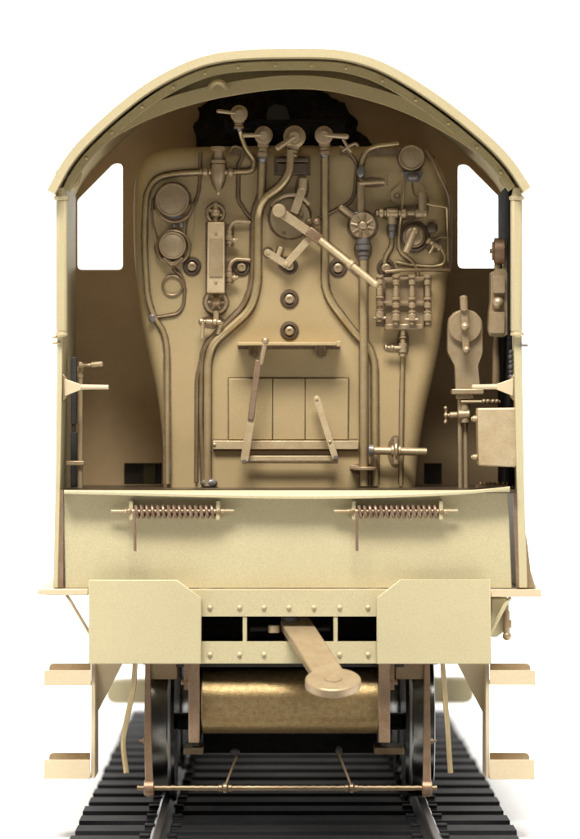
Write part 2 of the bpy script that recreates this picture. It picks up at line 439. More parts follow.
# fire door sheets
for x0, x1, y0 in ((228.8, 272.2, 378.5), (272.9, 304.8, 378.5), (305.5, 348, 378.5)):
    MB().box(x0, y0, x1, 439.6, YB - 3.2, YB + .5).build('fire_door_panel', 'back', back, bevel=0.7)
m = MB(); m.bar((213, 445, YB - 6), (358.5, 445, YB - 6), 9, 5)
m.lathe((214.5, 444.5, YB - 6), (0, -1, 0), [(0, 1.8), (1.5, 1.4), (1.8, .2)], 10); m.build('door_slide_rail', 'lightcast', back, bevel=0.6)
m = MB(); m.bar((242, 458.5, YB - 14), (338, 458.5, YB - 14), 5.6, 4); dr = m.build('door_link_bar', 'lightcast', back, bevel=0.6)
m = MB()
m.bar((244.6, 459, YB - 20), (252.3, 411, YB - 20), 8.5, 4, True); m.build('lever_foot', 'lightcast', dr, bevel=.5)
m = MB(); m.bar((250.5, 420, YB - 22), (258.5, 360, YB - 26), 6.4, 5); m.build('lever_arm', 'copper', dr, bevel=1)
m = MB(); m.tube([(261.2, 364, YB - 24), (265.3, 340.5, YB - 32)], 2.9, 0, r_end=3.8); m.ball((265.3, 341, YB - 32), 4); m.build('lever_grip', 'cast', dr)
m = MB(); m.bar((316.8, 399, YB - 17), (335, 457, YB - 21), 6.8, 3, True); m.lathe((316.8, 399, YB - 17), (0, -1, 0), [(0, 1.7), (1.2, 1.5), (1.5, .1)], 10); m.lathe((330, 441.5, YB - 20), (0, -1, 0), [(0, 1.7), (1.2, 1.5), (1.5, .1)], 10); m.build('right_link', 'lightcast', dr, bevel=.5)
for q in ((244.2, 461.5), (336, 457.5)): MB().lathe((q[0], q[1], YB - 22), (0, -1, 0), [(-6, 2.6), (0, 2.6), (1.5, 2.2), (1.8, .2)], 12).build('link_pin', 'solder', dr)
# shelf
m = MB(); m.box(237, 342.3, 340.5, 345.4, YB - 34, YB + .2); m.box(336.5, 341, 341, 346.5, YB - 35, YB - 30)
sh = m.build('shelf', 'back', back, bevel=.6)
for x in (254.5, 320.5):
    m = MB(); m.tube([(x - 4, 346, YB - 6), (x - 4.5, 357, YB - 6), (x + 4.5, 357, YB - 6), (x + 4, 346, YB - 6)], 1.7, 5); m.box(x - 3, 346, x + 3, 354, YB - 5, YB); m.build('shelf_bracket', 'darkpipe', sh)

SHADE = MB()  # dark ribbons and discs painting contact shade around pipes and fittings
def shade_line(path, r, bend):
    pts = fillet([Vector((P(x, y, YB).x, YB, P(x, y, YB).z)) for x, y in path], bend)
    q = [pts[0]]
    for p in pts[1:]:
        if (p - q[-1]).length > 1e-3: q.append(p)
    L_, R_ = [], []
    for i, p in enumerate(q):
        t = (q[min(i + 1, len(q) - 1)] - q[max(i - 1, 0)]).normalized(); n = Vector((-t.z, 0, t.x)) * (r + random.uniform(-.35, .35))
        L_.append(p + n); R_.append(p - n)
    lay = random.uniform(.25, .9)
    SHADE.loopfaces([[a + Vector((0, -lay, 0)) for a in (l, rr)] for l, rr in zip(L_, R_)], closed=False, caps=False)
def shade_disc(x, y, r, sx=1, sz=1):
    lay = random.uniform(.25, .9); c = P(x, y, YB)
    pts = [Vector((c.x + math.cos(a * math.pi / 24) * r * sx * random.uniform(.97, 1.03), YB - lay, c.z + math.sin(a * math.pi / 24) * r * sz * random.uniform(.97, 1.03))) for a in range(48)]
    SHADE.bm.faces.new([SHADE.bm.verts.new(p) for p in pts])
def shade_box(x0, y0, x1, y1): shade_line([(x0, (y0 + y1) / 2), (x1, (y0 + y1) / 2)], (y1 - y0) / 2, 0)
def tube(name, path, r, m='pipe', bend=10, dy=0, parent=None, extra=None):
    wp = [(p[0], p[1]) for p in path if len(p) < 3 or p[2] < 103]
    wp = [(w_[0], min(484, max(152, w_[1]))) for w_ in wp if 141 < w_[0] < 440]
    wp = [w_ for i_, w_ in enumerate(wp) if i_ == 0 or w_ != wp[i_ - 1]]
    if len(wp) > 1: shade_line(wp, r + (1.5 if r > 2 else 1.1), bend)
    q = [(p[0], p[1], (p[2] if len(p) > 2 else YB - r - .6) + dy) for p in path]
    mb_ = MB(); mb_.tube(q, r, bend)
    if extra: extra(mb_)
    return mb_.build(name, m, parent or loco)

# ------------------------------------------------------------------ pipes
tube('steam_pipe', [(290.5, 150, 84), (290, 172, 84), (281, 186, 84), (263, 199, 88), (257.5, 214), (257.5, 284), (251, 309), (212, 344), (207.4, 362), (207.2, 486)], 3.9, bend=14)
tube('steam_pipe', [(262.5, 150, 92), (261, 195, 95), (253.5, 210), (252, 284), (245, 305), (205, 345), (201.5, 364), (200.8, 420), (203.5, 486)], 2.3, 'darkpipe', bend=14)
tube('steam_pipe', [(202, 360, 96), (197.3, 376), (196.3, 482)], 1.6, 'darkpipe')
tube('steam_pipe', [(262.4, 150, 90), (261.2, 203, 93)], 3.5, 'pipe')
tube('steam_pipe', [(325, 148, 90), (325, 288), (331.5, 303), (357, 336), (368, 345, 99), (374.5, 362, 98), (375.4, 486)], 3.3, bend=12)
tube('steam_pipe', [(203, 172), (175, 173.5), (156, 178), (147, 192), (145, 212), (144.3, 245), (147, 296), (153, 316), (164, 332), (167, 350), (167.3, 484)], 2.3, bend=14)
tube('steam_pipe', [(239.2, 126, 88), (240.5, 134, 92), (245.5, 148, 94), (255, 160), (253, 169.5), (247, 171.5), (232, 171.5)], 2.2, bend=7)
tube('steam_pipe', [(363.4, 246, 88), (364, 486, 90)], 4.0, bend=0)
tube('steam_pipe', [(403, 348), (402, 390), (400.8, 486)], 2.0)
tube('steam_pipe', [(399, 143.4), (377, 145.7), (366, 150), (361, 163), (361, 212)], 2.2, 'pipe', bend=9)
tube('steam_pipe', [(425, 150), (433, 160), (441, 178), (450, 198, 106), (449.6, 240, 112), (449, 272, 112)], 2.1, 'darkpipe')
tube('steam_pipe', [(404.4, 176), (402.5, 208, 90), (399.2, 226), (398.6, 247), (402, 254), (411, 260), (417.5, 269), (418, 278)], 1.6, 'pipe')
tube('steam_pipe', [(412, 175), (412.4, 188), (414.5, 196), (420, 198.5)], 1.4, 'darkpipe', bend=4)
tube('steam_pipe', [(392, 238), (392, 246), (385, 258), (384.5, 266), (389.5, 273)], 1.9, 'pipe', bend=7)
tube('steam_pipe', [(440.5, 247), (445.5, 256), (444, 264), (433, 267), (410, 265), (396, 262)], 1.4, 'pipe', bend=7)
tube('steam_pipe', [(436, 240), (441, 236.5), (447.5, 238)], 1.2, 'darkpipe', bend=3)
tube('steam_pipe', [(385, 272, 84), (400, 270, 84), (449.6, 270, 100)], 1.8, 'darkpipe')
tube('steam_pipe', [(422, 203, 90), (447, 207.5, 96), (447.5, 230, 104), (448, 262, 108)], 1.3, 'pipe', bend=2)
tube('steam_pipe', [(340, 146), (348, 150), (357, 162), (354.5, 195), (350, 203), (330, 213), (316, 220)], 1.1, 'darkpipe', bend=7)
tube('steam_pipe', [(200.5, 150), (200, 180), (198, 196), (189, 214), (186, 228), (186.5, 250)], 1.0, 'darkpipe', bend=7)
tube('steam_pipe', [(229.7, 152), (231.5, 147), (236, 145.8), (243, 149), (242, 158), (238.5, 164), (238, 200), (247, 214), (252, 219)], 1.2, 'darkpipe', bend=4)
tube('steam_pipe', [(174, 262), (174, 270), (182, 276), (184.8, 290), (183.5, 306), (178, 314), (157, 317.5)], 1.2, 'darkpipe', bend=5)
MB().ring((172.5, 285.5, YB - 1.5), (0, 1, 0), 10, 1.25).build('pipe_coil', 'darkpipe', loco)
tube('steam_pipe', [(153, 198), (152, 220), (158, 240), (160, 252)], 1.0, 'darkpipe')
for c, r, q in (((152.5, 318, YB - 3), 4.2, (1, .7, 1.2)), ((209, 483, YB - 4), 7, (1.3, .6, .7)), ((169, 470, YB - 1), 3, (.8, .6, 4))):
    MB().ball(c, r, q).build('solder_patch', 'solder', back)

# big right drain pipe with flanges
m = MB(); m.cyl((371, 450.6, 84), (427, 452, 86), 4.0); hp = m.build('cross_pipe', 'cast', loco)
m = MB(); m.nuts((391, 451, 84), (401, 451, 84), [(0, .3, 6), (.35, .65, 10), (.72, 1, 5.5)], 20); m.cyl((396, 438, 80), (396, 464, 80), 2.6); m.build('flange', 'cast', hp)
m = MB(); m.nuts((368.5, 450.5, 84), (374, 450.6, 84), [(0, 1, 6)], 16); m.build('pipe_union', 'solder', hp)
m = MB(); m.lathe((364.3, 470.5, 90), (0, 0, 1), [(0, 6), (.5, 12.5), (3.4, 12.5), (4, 6)], 24); m.box(350.5, 465.5, 359, 469, 84, 98); m.build('pipe_flange', 'cast', loco, bevel=.3)

# ------------------------------------------------------------------ turret valves
def turret_valve(x, y, r, hx, hy, hr=2.7, stem=(0, 14), Y=80):
    m = MB(); m.lathe((x, y, Y), (0, 1, 0), [(0, r * .35), (0.3, r * .75), (3, r), (12, r * .95), (16, r * .7), (30, r * .7)], 22)
    o = m.build('turret_valve', 'cast', loco)
    m = MB(); m.cyl((x, y, Y - 6), (x, y, Y + 2), r * .5); m.tube([(x, y, Y - 4), (hx, hy, Y - 6)], hr * .8, 0, r_end=hr); m.ball((hx, hy, Y - 6), hr); m.build('valve_handle', 'cast', o)
    m = MB(); m.nuts((x + stem[0] * .3, y + r * .6, Y + 8), (x + stem[0], y + r * .6 + stem[1], Y + 8), [(0, .4, r * .62), (.45, .7, r * .5), (.72, 1, r * .58)]); m.build('stem_nut', 'cast', o)
    return o
turret_valve(239, 113.5, 9, 218.5, 111.2, 2.1, (0, 10))
turret_valve(263.5, 135, 9.5, 244.5, 135.2, 2.5, (-1, 16))
turret_valve(294.5, 136.5, 11.5, 278, 147.5, 3.2, (-3.5, 14))
turret_valve(324, 135, 9.5, 346.5, 136.6, 2.8, (1, 14))
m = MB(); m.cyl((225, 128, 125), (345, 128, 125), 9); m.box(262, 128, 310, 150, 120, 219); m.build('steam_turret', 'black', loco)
m = MB(); m.box(276, 158, 308.5, 162, 84, 99); m.box(277.5, 163, 307, 174, 88, 99); m.build('turret_bracket', 'patina', back, bevel=.8)
m = MB(); m.tube([(343, 139, 84), (349, 149, 84), (352, 152, 84)], 1.6, 0); m.tube([(342, 151, 84), (349, 146, 84), (356, 143, 84), (358, 146, 84)], 1.5, 3); m.build('whistle_cock', 'cast', loco)
for c, r, q in (((239.3, 128, 88), 2.6, (1, 1, 1.6)), ((262.4, 158, 88), 4.4, (1, .9, 1.3)), ((325, 155, 88), 4, (1, .9, .8))):
    MB().ball(c, r, q).build('solder_joint', 'solder', loco)

# ejector / sight fitting
m = MB(); m.lathe((218.3, 195, 88), (0, 0, 1), [(0, 1.2), (2, 2.3), (4, 1.8), (16, 6.2), (24, 7.2), (31, 7), (32, 5.5), (33, 7.6), (35.5, 7.6), (36, 4.2), (45, 4.4), (46.5, 7.6), (49.5, 7.4), (50, 3)], 24)
ej = m.build('brake_ejector', 'cast', loco)
m = MB(); m.nuts((200, 171.7, 92), (212, 171.7, 90), [(0, .25, 2.8), (.28, .7, 4.6), (.72, 1, 3.2)]); m.nuts((236, 171.7, 92), (224, 171.7, 90), [(0, .25, 2.8), (.28, .7, 4.8), (.72, 1, 3.2)]); m.build('union_nut', 'cast', ej)

# pressure gauges
def gauge(x, y, r, name='pressure_gauge', Y=90):
    m = MB(); m.lathe((x, y, YB), (0, -1, 0), [(0, r), (YB - Y + 2, r), (YB - Y + 3, r * .97), (YB - Y + 3.2, r * .90), (YB - Y + 1.6, r * .88)], 40)
    o = m.build(name, 'cast', loco)
    MB().lathe((x, y, Y), (0, -1, 0), [(-3, r * .87), (1.4, r * .87), (1.9, r * .8), (2.0, .1)], 40).build('dial', 'cast', o)
    return o
g1 = gauge(172.6, 200.5, 17.2)
m = MB(); m.ring((174.5, 203.5, 95), (0, 1, 0), 18.6, 2.0, a0=0, a1=205); m.build('gauge_ring', 'darkpipe', g1)
g2 = gauge(172.8, 246, 14)
m = MB(); m.ring((173.3, 247.3, 95), (0, 1, 0), 16.6, 2.0); m.tube([(164, 257, 92), (172.6, 265, 92), (182, 257, 92)], 3, 3); m.build('gauge_ring', 'darkpipe', g2)
m = MB(); m.prism(rounded([(160, 216), (186, 216), (181, 222.5), (166, 222.5)], 2), YB - 5, YB); m.ball((181, 225, 96), 3.4); m.ball((174, 226, 96), 2.5); m.build('gauge_bracket', 'solder', g1)
MB().prism(rounded([(150, 210), (196, 204), (190, 250), (176, 268), (170, 268), (156, 252)], 5), YB - 1.4, YB + .3).build('gauge_mount', 'back', back, bevel=.6)
g3 = gauge(411, 158.5, 13, Y=84)
m = MB(); m.prism(rounded([(403, 172), (424, 171), (419.5, 182), (406, 181)], 2), YB - 8, YB - 1); m.ball((413.5, 177, 90), 5, (1.3, .8, .8)); m.build('solder_collar', 'solder', g3)
MB().prism(rounded([(400, 172), (424, 172), (421, 184), (428, 193), (426, 204), (398, 205), (391, 201), (390, 193), (397, 187), (401, 182)], 3), YB - 2.6, YB + .3).build('gauge_mount', 'back', back, bevel=.7)
m = MB(); m.ring((396.8, 196.5, YB - 3), (0, 1, 0), 2.6, .9); m.build('mount_bolt', 'darkpipe', back)

# water gauge column
m = MB(); m.prism([(207.8, 222), (224.3, 222), (224.6, 293), (207, 293)], YB - 22, YB - 6)
wg = m.build('water_gauge', 'lightcast', loco, bevel=.9)
m = MB(); m.box(209.2, 237.5, 222.6, 276.5, YB - 23.4, YB - 21.5); m.build('glass_guard', 'cast', wg, bevel=.3)
m = MB()
for y in (233.5, 282): m.lathe((215.8, y, YB - 22), (0, -1, 0), [(0, 1.8), (.9, 1.6), (1.2, .2)], 12)
m.build('guard_screw', 'cast', wg)
m = MB(); m.ring((215.5, 213.5, YB - 6), (0, 1, 0), 8, 1.9); m.ball((215.5, 213, YB - 12), 5); m.cyl((215.5, 203, YB - 12), (215.5, 222, YB - 12), 2.2); m.cyl((209, 210, YB - 10), (222, 216, YB - 10), 1.6); m.build('upper_cock', 'cast', wg)
m = MB(); m.lathe((216, 302.5, YB), (0, -1, 0), [(0, 12), (4, 12), (5, 11), (5.3, 9.2), (3.8, 9), (3.8, .1)], 28); m.ball((216, 301.5, YB - 9), 5.2)
for a in range(6): 
    an = a * math.pi / 3; m.cyl((216 + 4 * math.cos(an), 302 + 4 * math.sin(an), YB - 6), (216 + 8 * math.cos(an), 302 + 8 * math.sin(an), YB - 5), 1.5)
m.build('lower_cock', 'cast', wg)
m = MB(); m.cyl((216, 311, 90), (216, 322, 90), 2.8); m.nuts((199.5, 321.5, 88), (221, 322.5, 88), [(0, .18, 3.2), (.18, .3, 2.2), (.3, .6, 2.8), (.62, .8, 3.6), (.82, 1, 2.6)]); m.tube([(203, 322, 84), (202, 339, 82)], 1.6, 0, r_end=2.3); m.cyl((221, 322, 90), (218, 334, 94), 2.6); m.build('drain_cock', 'cast', wg)
def try_cock(x, y):
    m = MB(); m.tube([(x + 21, y, 95), (x + 5, y - 1, 94), (x, y + 5, 92), (x, y + 24, 92)], 1.8, 5); m.nuts((x, y + 8, 92), (x, y + 22, 92), [(0, .3, 2.6), (.35, .7, 3.4), (.72, 1, 2.8)]); m.cyl((x, y + 18, 92), (x + 9, y + 17.5, 90), 2.0); m.ball((x + 5, y + 18, 91), 3)
    m.build('try_cock', 'cast', loco)
try_cock(229.3, 222.5); try_cock(229.3, 260)

# ------------------------------------------------------------------ throttle quadrant and levers
m = MB(); m.lathe((290, 218, YB), (0, -1, 0), [(0, 20.5), (7, 20.5), (8, 19.8), (8.2, 0.1)], 44); thr = m.build('throttle_stand', 'cast', loco)
MB().ring((291, 217.5, YB - 10), (0, 1, 0), 23, 2.2, a0=-150, a1=-35).build('quadrant_arc', 'cast', thr)
m = MB(); m.bar((294, 213, YB - 14), (302.5, 189, YB - 14), 8.6, 5); m.cyl((303.5, 178, YB - 12), (302.5, 190, YB - 12), 4.3); m.build('upper_crank', 'lightcast', thr, bevel=.8)
m = MB(); m.lathe((284, 233.5, YB - 8), (0, -1, 0), [(0, 2.2), (.8, 2), (1, .2)], 12); m.lathe((301, 214, YB - 8), (0, -1, 0), [(0, 3), (2.8, 2.8), (3, .2)], 12); m.ball((309, 222, YB - 8), 4.5); m.build('stand_bolt', 'darkpipe', thr)
m = MB(); m.bar((279, 211, YB - 20), (311, 233.5, YB - 20), 9.4, 5); m.lathe((279, 211, YB - 14), (0, -1, 0), [(0, 7), (9, 7.2), (11, 6.4), (11.6, 3)], 24)
tl = m.build('throttle_lever', 'lightcast', thr, bevel=.7)
m = MB(); m.bar((308, 230, YB - 22), (321, 240.5, YB - 22), 10.5, 8); m.ball((316.5, 222, YB - 10), 4.5); m.build('lever_knuckle', 'copper', thr, bevel=1.5)
m = MB(); m.tube([(320, 240, YB - 24), (350, 264, YB - 30), (375.5, 284.5, YB - 34)], 3.6, 0, r_end=3.6); m.nuts((348.3, 262.5, YB - 29.7), (352.3, 265.8, YB - 30.5), [(0, 1, 4.8)]); m.ball((375.5, 284.5, YB - 34), 4); m.build('lever_grip', 'lightcast', thr)
m = MB(); m.bar((308, 240, YB - 16), (286, 264.5, YB - 16), 7.6, 4, True); m.build('lower_link', 'lightcast', thr, bevel=.5)
m = MB(); m.bar((267.5, 252.5, YB - 10), (286, 264.5, YB - 11), 7.2, 4, True); m.lathe((267.8, 252.5, YB - 10), (0, -1, 0), [(0, 2.4), (1, 2.2), (1.3, .2)], 12); m.lathe((286, 264, YB - 16), (0, -1, 0), [(0, 2.4), (1.4, 2.2), (1.8, .2)], 12); m.cyl((278, 256, YB - 8), (281, 247, YB - 8), 2.6); m.build('short_link', 'lightcast', thr, bevel=.5)

# ------------------------------------------------------------------ radial steam valve
m = MB(); m.lathe((362.6, 226, YB - 4), (0, -1, 0), [(0, 11), (9, 13.2), (12, 13.6), (13.5, 13), (14, 10), (13.2, 4.2), (14.6, 4), (15.2, 3), (15.3, .1)], 32)
rv = m.build('radial_valve', 'cast', loco)
m = MB()
for a in range(8):
    an = math.radians(a * 45 + 12); p0 = P(362.6 + 5 * math.cos(an), 226 + 5 * math.sin(an), YB - 18.4); p1 = P(362.6 + 12 * math.cos(an), 226 + 12 * math.sin(an), YB - 18)
    m.cyl(p0, p1, 1.5, 8, raw=True)
m.build('wheel_spoke', 'darkpipe', rv)
m = MB(); m.tube([(354, 217, YB - 8), (341.5, 207.5, YB - 12)], 3.2, 0); m.ball((341.5, 207.5, YB - 12), 3.2); m.build('valve_arm', 'cast', rv)
m = MB(); m.nuts((363, 238, 88), (363.5, 260, 88), [(0, .3, 6.6), (.3, .55, 7.4), (.6, .8, 5.6), (.82, 1, 4.6)]); m.build('valve_collar', 'solder', rv)
MB().ball((358, 214, 92), 4, (1.6, .6, .8)).build('solder_joint', 'solder', rv)
MB().ball((361, 172, 93), 4.3, (1, .8, 1.6)).build('solder_joint', 'solder', rv)
m = MB(); m.tube([(361, 182, 92), (361, 214, 92)], 4.0, 0); m.tube([(360, 183, 90), (385, 181.5, 84)], 2.5, 0); m.tube([(386, 174, 84), (386, 186, 84)], 1.8, 0); m.build('valve_stem', 'cast', rv)

# feed valve assembly
m = MB(); m.nuts((376, 213, 88), (428, 213.2, 88), [(0, .04, 2.8), (.06, .14, 5), (.16, .2, 3.4), (.2, .42, 4.8), (.44, .48, 3.4), (.48, .58, 5), (.6, .74, 2.6), (.76, .98, 4.6)])
m.cyl((392, 213, 88), (392, 224, 88), 4); m.cyl((422.5, 192, 88), (422.5, 216, 88), 4.4)
fv = m.build('feed_valve', 'cast', loco)
MB().nuts((392, 223, 90), (392, 238, 92), [(0, .5, 3.6), (.5, 1, 2.8)]).build('valve_collar', 'solder', fv)
m = MB(); m.lathe((414, 236.5, YB), (0, -1, 0), [(0, 11.5), (3, 11.5), (4, 10), (5, 9.5), (10, 9), (11, 7), (11.2, .1)], 28); sv = m.build('regulator_valve', 'cast', loco)
m = MB(); m.tube([(415, 230, YB - 14), (405.8, 253, YB - 18)], 4.0, 0); m.ball((415, 231, YB - 14), 4.6); m.build('valve_handle', 'cast', sv)
m = MB(); m.ring((415, 237, YB - 1.2), (0, 1, 0), 13, 1.8); m.ball((432, 228, 97), 6, (1, .5, 1)); m.build('valve_bezel', 'patina', sv)
m = MB(); m.nuts((427, 240, 92), (441, 249, 92), [(0, .2, 3.4), (.25, .5, 2.3), (.5, .75, 2.6), (.78, 1, 3.2)]); m.tube([(434, 246, 90), (429.5, 254, 88)], 1.7, 0); m.build('drain_tee', 'cast', loco)

# ------------------------------------------------------------------ lubricator manifold
m = MB(); m.box(385.5, 277, 424, 329, YB - 7, YB); m.box(384.5, 324, 422.5, 329.5, YB - 12, YB)
lub = m.build('lubricator', 'cast', loco, bevel=.9)
for x in (379.8, 396.2, 412, 427.6):
    m = MB(); m.nuts((x, 275, 84), (x + random.uniform(-.3, .3), 325 if x > 390 else 322, 84), [(0, .06, 4), (.07, .1, 2.5), (.1, .2, 3.6), (.21, .27, 2.6), (.27, .44, 3.0), (.45, .5, 4.3), (.51, .55, 2.8), (.56, .66, 3.8), (.67, .71, 2.3), (.72, .76, 4.1), (.78, .92, 4.5), (.93, 1, 2.6)], 14)
    m.build('lubricator_tube', 'cast', lub)
m = MB(); m.bar((378, 302, 86), (430, 302, 86), 2.6, 4); m.bar((382, 278.5, 86), (428, 277.5, 86), 2.4, 4); m.cyl((374, 318, 84), (386, 318, 84), 1.6); m.cyl((405, 319.5, 82), (418, 319.5, 82), 1.4); m.build('tube_clamp', 'cast', lub)
m = MB(); m.nuts((403, 329, 92), (402.7, 357, 92), [(0, .25, 2.6), (.27, .33, 3.6), (.35, .5, 2.6), (.5, .85, 4.2), (.86, 1, 3)]); m.nuts((385, 347.5, 90), (402, 348, 90), [(0, .12, 3), (.15, .35, 1.7), (.36, .5, 2.8), (.5, 1, 2)]); m.build('drain_cock', 'cast', lub)

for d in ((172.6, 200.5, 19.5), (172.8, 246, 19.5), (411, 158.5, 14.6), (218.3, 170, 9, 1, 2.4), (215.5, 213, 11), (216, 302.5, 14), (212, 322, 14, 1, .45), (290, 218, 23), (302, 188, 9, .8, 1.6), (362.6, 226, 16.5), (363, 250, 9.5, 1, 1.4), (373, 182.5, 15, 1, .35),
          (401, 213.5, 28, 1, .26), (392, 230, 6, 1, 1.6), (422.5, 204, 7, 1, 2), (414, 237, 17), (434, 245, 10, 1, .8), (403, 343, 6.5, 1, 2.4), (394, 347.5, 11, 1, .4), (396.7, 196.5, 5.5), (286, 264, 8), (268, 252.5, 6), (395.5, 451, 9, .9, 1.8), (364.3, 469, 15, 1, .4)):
    shade_disc(*d)
for b_ in ((205.3, 221, 226.6, 295), (376, 274.5, 431.5, 327), (209.5, 450.6, 212, 452), (274, 156, 310.5, 176)): shade_box(*b_)
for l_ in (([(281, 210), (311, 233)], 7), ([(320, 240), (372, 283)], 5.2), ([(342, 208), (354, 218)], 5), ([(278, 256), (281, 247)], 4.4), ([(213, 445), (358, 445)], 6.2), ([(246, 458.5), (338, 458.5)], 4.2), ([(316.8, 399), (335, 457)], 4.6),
           ([(229.3, 224), (229.3, 246)], 4.8), ([(229.3, 261), (229.3, 283)], 4.8), ([(228.5, 379), (228.5, 440)], .9), ([(348.3, 379), (348.3, 440)], .9), ([(228, 378.3), (349, 378.3)], .9), ([(272.5, 379), (272.5, 440)], .7), ([(305.2, 379), (305.2, 440)], .7), ([(238, 347), (340, 347)], 2.4)): shade_line(l_[0], l_[1], 0)
for x, y in ((192, 266.5), (241.5, 267), (289.5, 299), (289.5, 331), (338, 268), (386, 268)): shade_disc(x, y, 9.9)
SHADE.build('painted_shade', 'contact_shade', back)

# ------------------------------------------------------------------ cab fittings left
m = MB(); m.tube([(80.3, 366, 40), (80.3, 488, 40)], 2.5, 0); m.nuts((80.3, 378, 40), (80.3, 362, 40), [(0, .3, 3.2), (.35, .7, 3.6), (.72, 1, 2.2)])
hb = m.build('hand_lever', 'cast', loco)
m = MB(); m.nuts((79, 366, 36), (103.5, 364, 30), [(0, .2, 2.8), (.22, .5, 1.8), (.5, .97, 2.9)]); m.build('lever_grip', 'cast', hb)
m = MB(); m.box(66, 461, 84, 465.5, 34, 44); m.build('lever_clip', 'cast', hb, bevel=.8)
m = MB(); m.box(71, 357, 76, 424, 60, 80); m.box(71.5, 424.2, 75, 432, 62, 78); m.box(70.5, 432.2, 76.5, 487, 60, 80); m.build('dark_column', 'greydk', loco, bevel=.8)
def armrest(s, xw, y, xt, nm='arm_bracket'):
    m = MB(); m.prism([(xw, y - 9), (xw + 17 * s, y - 3.2), (xw + 17 * s, y + 2.2), (xw, y + 9)][::s], 8, 14)
    o = m.build(nm, 'step', loco, bevel=.8)
    MB().tube([(xw + 15 * s, y - .5, 11), (xt, y - .3, 6)], 2.7, 0, r_end=2.3).build('bracket_rod', 'step', o)
    m = MB(); m.prism([(xw - 1.5 * s, y - 15), (xw + 3 * s, y - 9), (xw + 3 * s, y + 9), (xw - 1.5 * s, y + 15)][::s], 9, 30); m.build('bracket_foot', 'cast', o, bevel=1.5)
armrest(1, 64, 387.5, 108.5); armrest(-1, 513.5, 387.2, 472)

# cab fittings right: brake stand
m = MB()
pts = [(448, 327), (449, 318), (455, 311.5), (465, 309), (475, 311.5), (481.5, 319), (482.5, 328), (482.5, 353), (478, 366), (480.5, 391), (456, 391), (455, 366), (447.8, 352)]
m.prism(rounded(pts, 2, 3), 72, 96); bs = m.build('brake_stand', 'cast', loco, bevel=1.6)
m = MB(); m.lathe((465, 326.5, 72), (0, -1, 0), [(-2, 17), (4, 17), (5, 16), (5.2, .1)], 36); m.build('brake_valve', 'cast', bs)
m = MB(); m.bar((463.6, 298, 60), (466, 352, 60), 6.4, 4, True); m.cyl((463.5, 296, 60), (464.2, 311, 60), 4); m.ball((465, 327, 58), 4.8); m.ball((466.5, 350, 58), 4); m.build('brake_handle', 'cast', bs)
m = MB(); m.box(452, 389, 484, 394.5, 68, 100); m.box(456, 394, 474, 399, 72, 92); m.build('stand_base', 'cast', bs, bevel=1)
MB().tube([(459.7, 398, 78), (460.5, 488, 80)], 2.4, 0).build('stand_pipe', 'cast', loco)
MB().tube([(464.9, 398, 82), (466, 488, 82)], 2.7, 0).build('stand_pipe', 'cast', loco)
m = MB(); m.nuts((444.5, 415.5, 74), (470, 414.5, 76), [(0, .1, 3.2), (.12, .2, 2), (.2, .5, 3.3), (.52, .98, 5.4)]); m.cyl((446, 407, 74), (446, 424, 74), 1.3); m.cyl((465, 400, 76), (465, 423, 76), 4.6)
for z in (408, 415, 422): m.ball((445.5, z, 73), 1.9)
m.build('cross_cock', 'cast', loco)
m = MB(); m.tube([(461, 402, 72), (500, 402, 70)], 2.0, 0); 
for x in (484, 488, 493, 497): m.ball((x, 401.5, 69), 2.7)
m.build('control_rod', 'darkpipe', loco)
# box plate
m = MB(); m.prism([(477.5, 408), (521, 407.5), (519, 467.5), (478.5, 466)], 4, 40); bx = m.build('seat_box', 'lightcast', loco, bevel=1.6)
for y in (419, 457.5):
    m = MB(); m.nuts((471.5, y, 12), (485, y, 8), [(0, .1, 2.4), (.1, .5, 3.4), (.52, .7, 2.5), (.7, .98, 4.6)]); m.build('box_lug', 'cast', bx)
m = MB(); 
for i in range(7): m.ball((481 + i * 4.5, 484, 40), 2.2)
m.box(476, 485, 513, 488, 34, 46); m.build('floor_strip', 'darkpipe', loco)
# instrument on the right wall
m = MB(); m.prism(rounded([(491, 272), (504, 268), (508, 274), (508, 334), (504, 337), (490, 336), (488.5, 330), (489.5, 312), (491, 300)], 2), 50, 84); ins = m.build('speed_recorder', 'cast', loco, bevel=2)
m = MB(); m.ball((498, 303, 48), 6.2); m.prism(rounded([(493, 276), (505, 276), (505, 293), (493, 293)], 2), 44, 52); m.prism(rounded([(490, 312), (504.5, 312), (504.5, 333), (490, 333)], 2), 45, 52); m.build('recorder_cover', 'cast', ins, bevel=1.5)
m = MB(); m.nuts((492, 251, 60), (505, 251, 60), [(0, .1, 10), (.14, .96, 13.4)], 30); m.cyl((489.5, 251, 60), (493, 251, 60), 2.4); m.build('recorder_dial', 'copper', ins)
m = MB(); m.box(503, 240, 508.5, 280, 56, 64); m.cyl((498, 264, 60), (498, 276, 60), 4); m.build('dial_bracket', 'cast', ins, bevel=1)
m = MB(); m.tube([(496.5, 336, 66), (496, 386, 66)], 3.6, 0, r_end=4.2); m.build('recorder_drive', 'darkpipe', ins)
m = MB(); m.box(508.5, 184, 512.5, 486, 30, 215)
m.build('wall_black_sheet', 'black', wr)  # black sheet covering the inner face of the right wall
m = MB()
for i in range(9): m.ball((511, 352 + i * 5, 16), 2.4 + .6 * (i % 2))
m.build('wall_rack', 'greydk', wr)


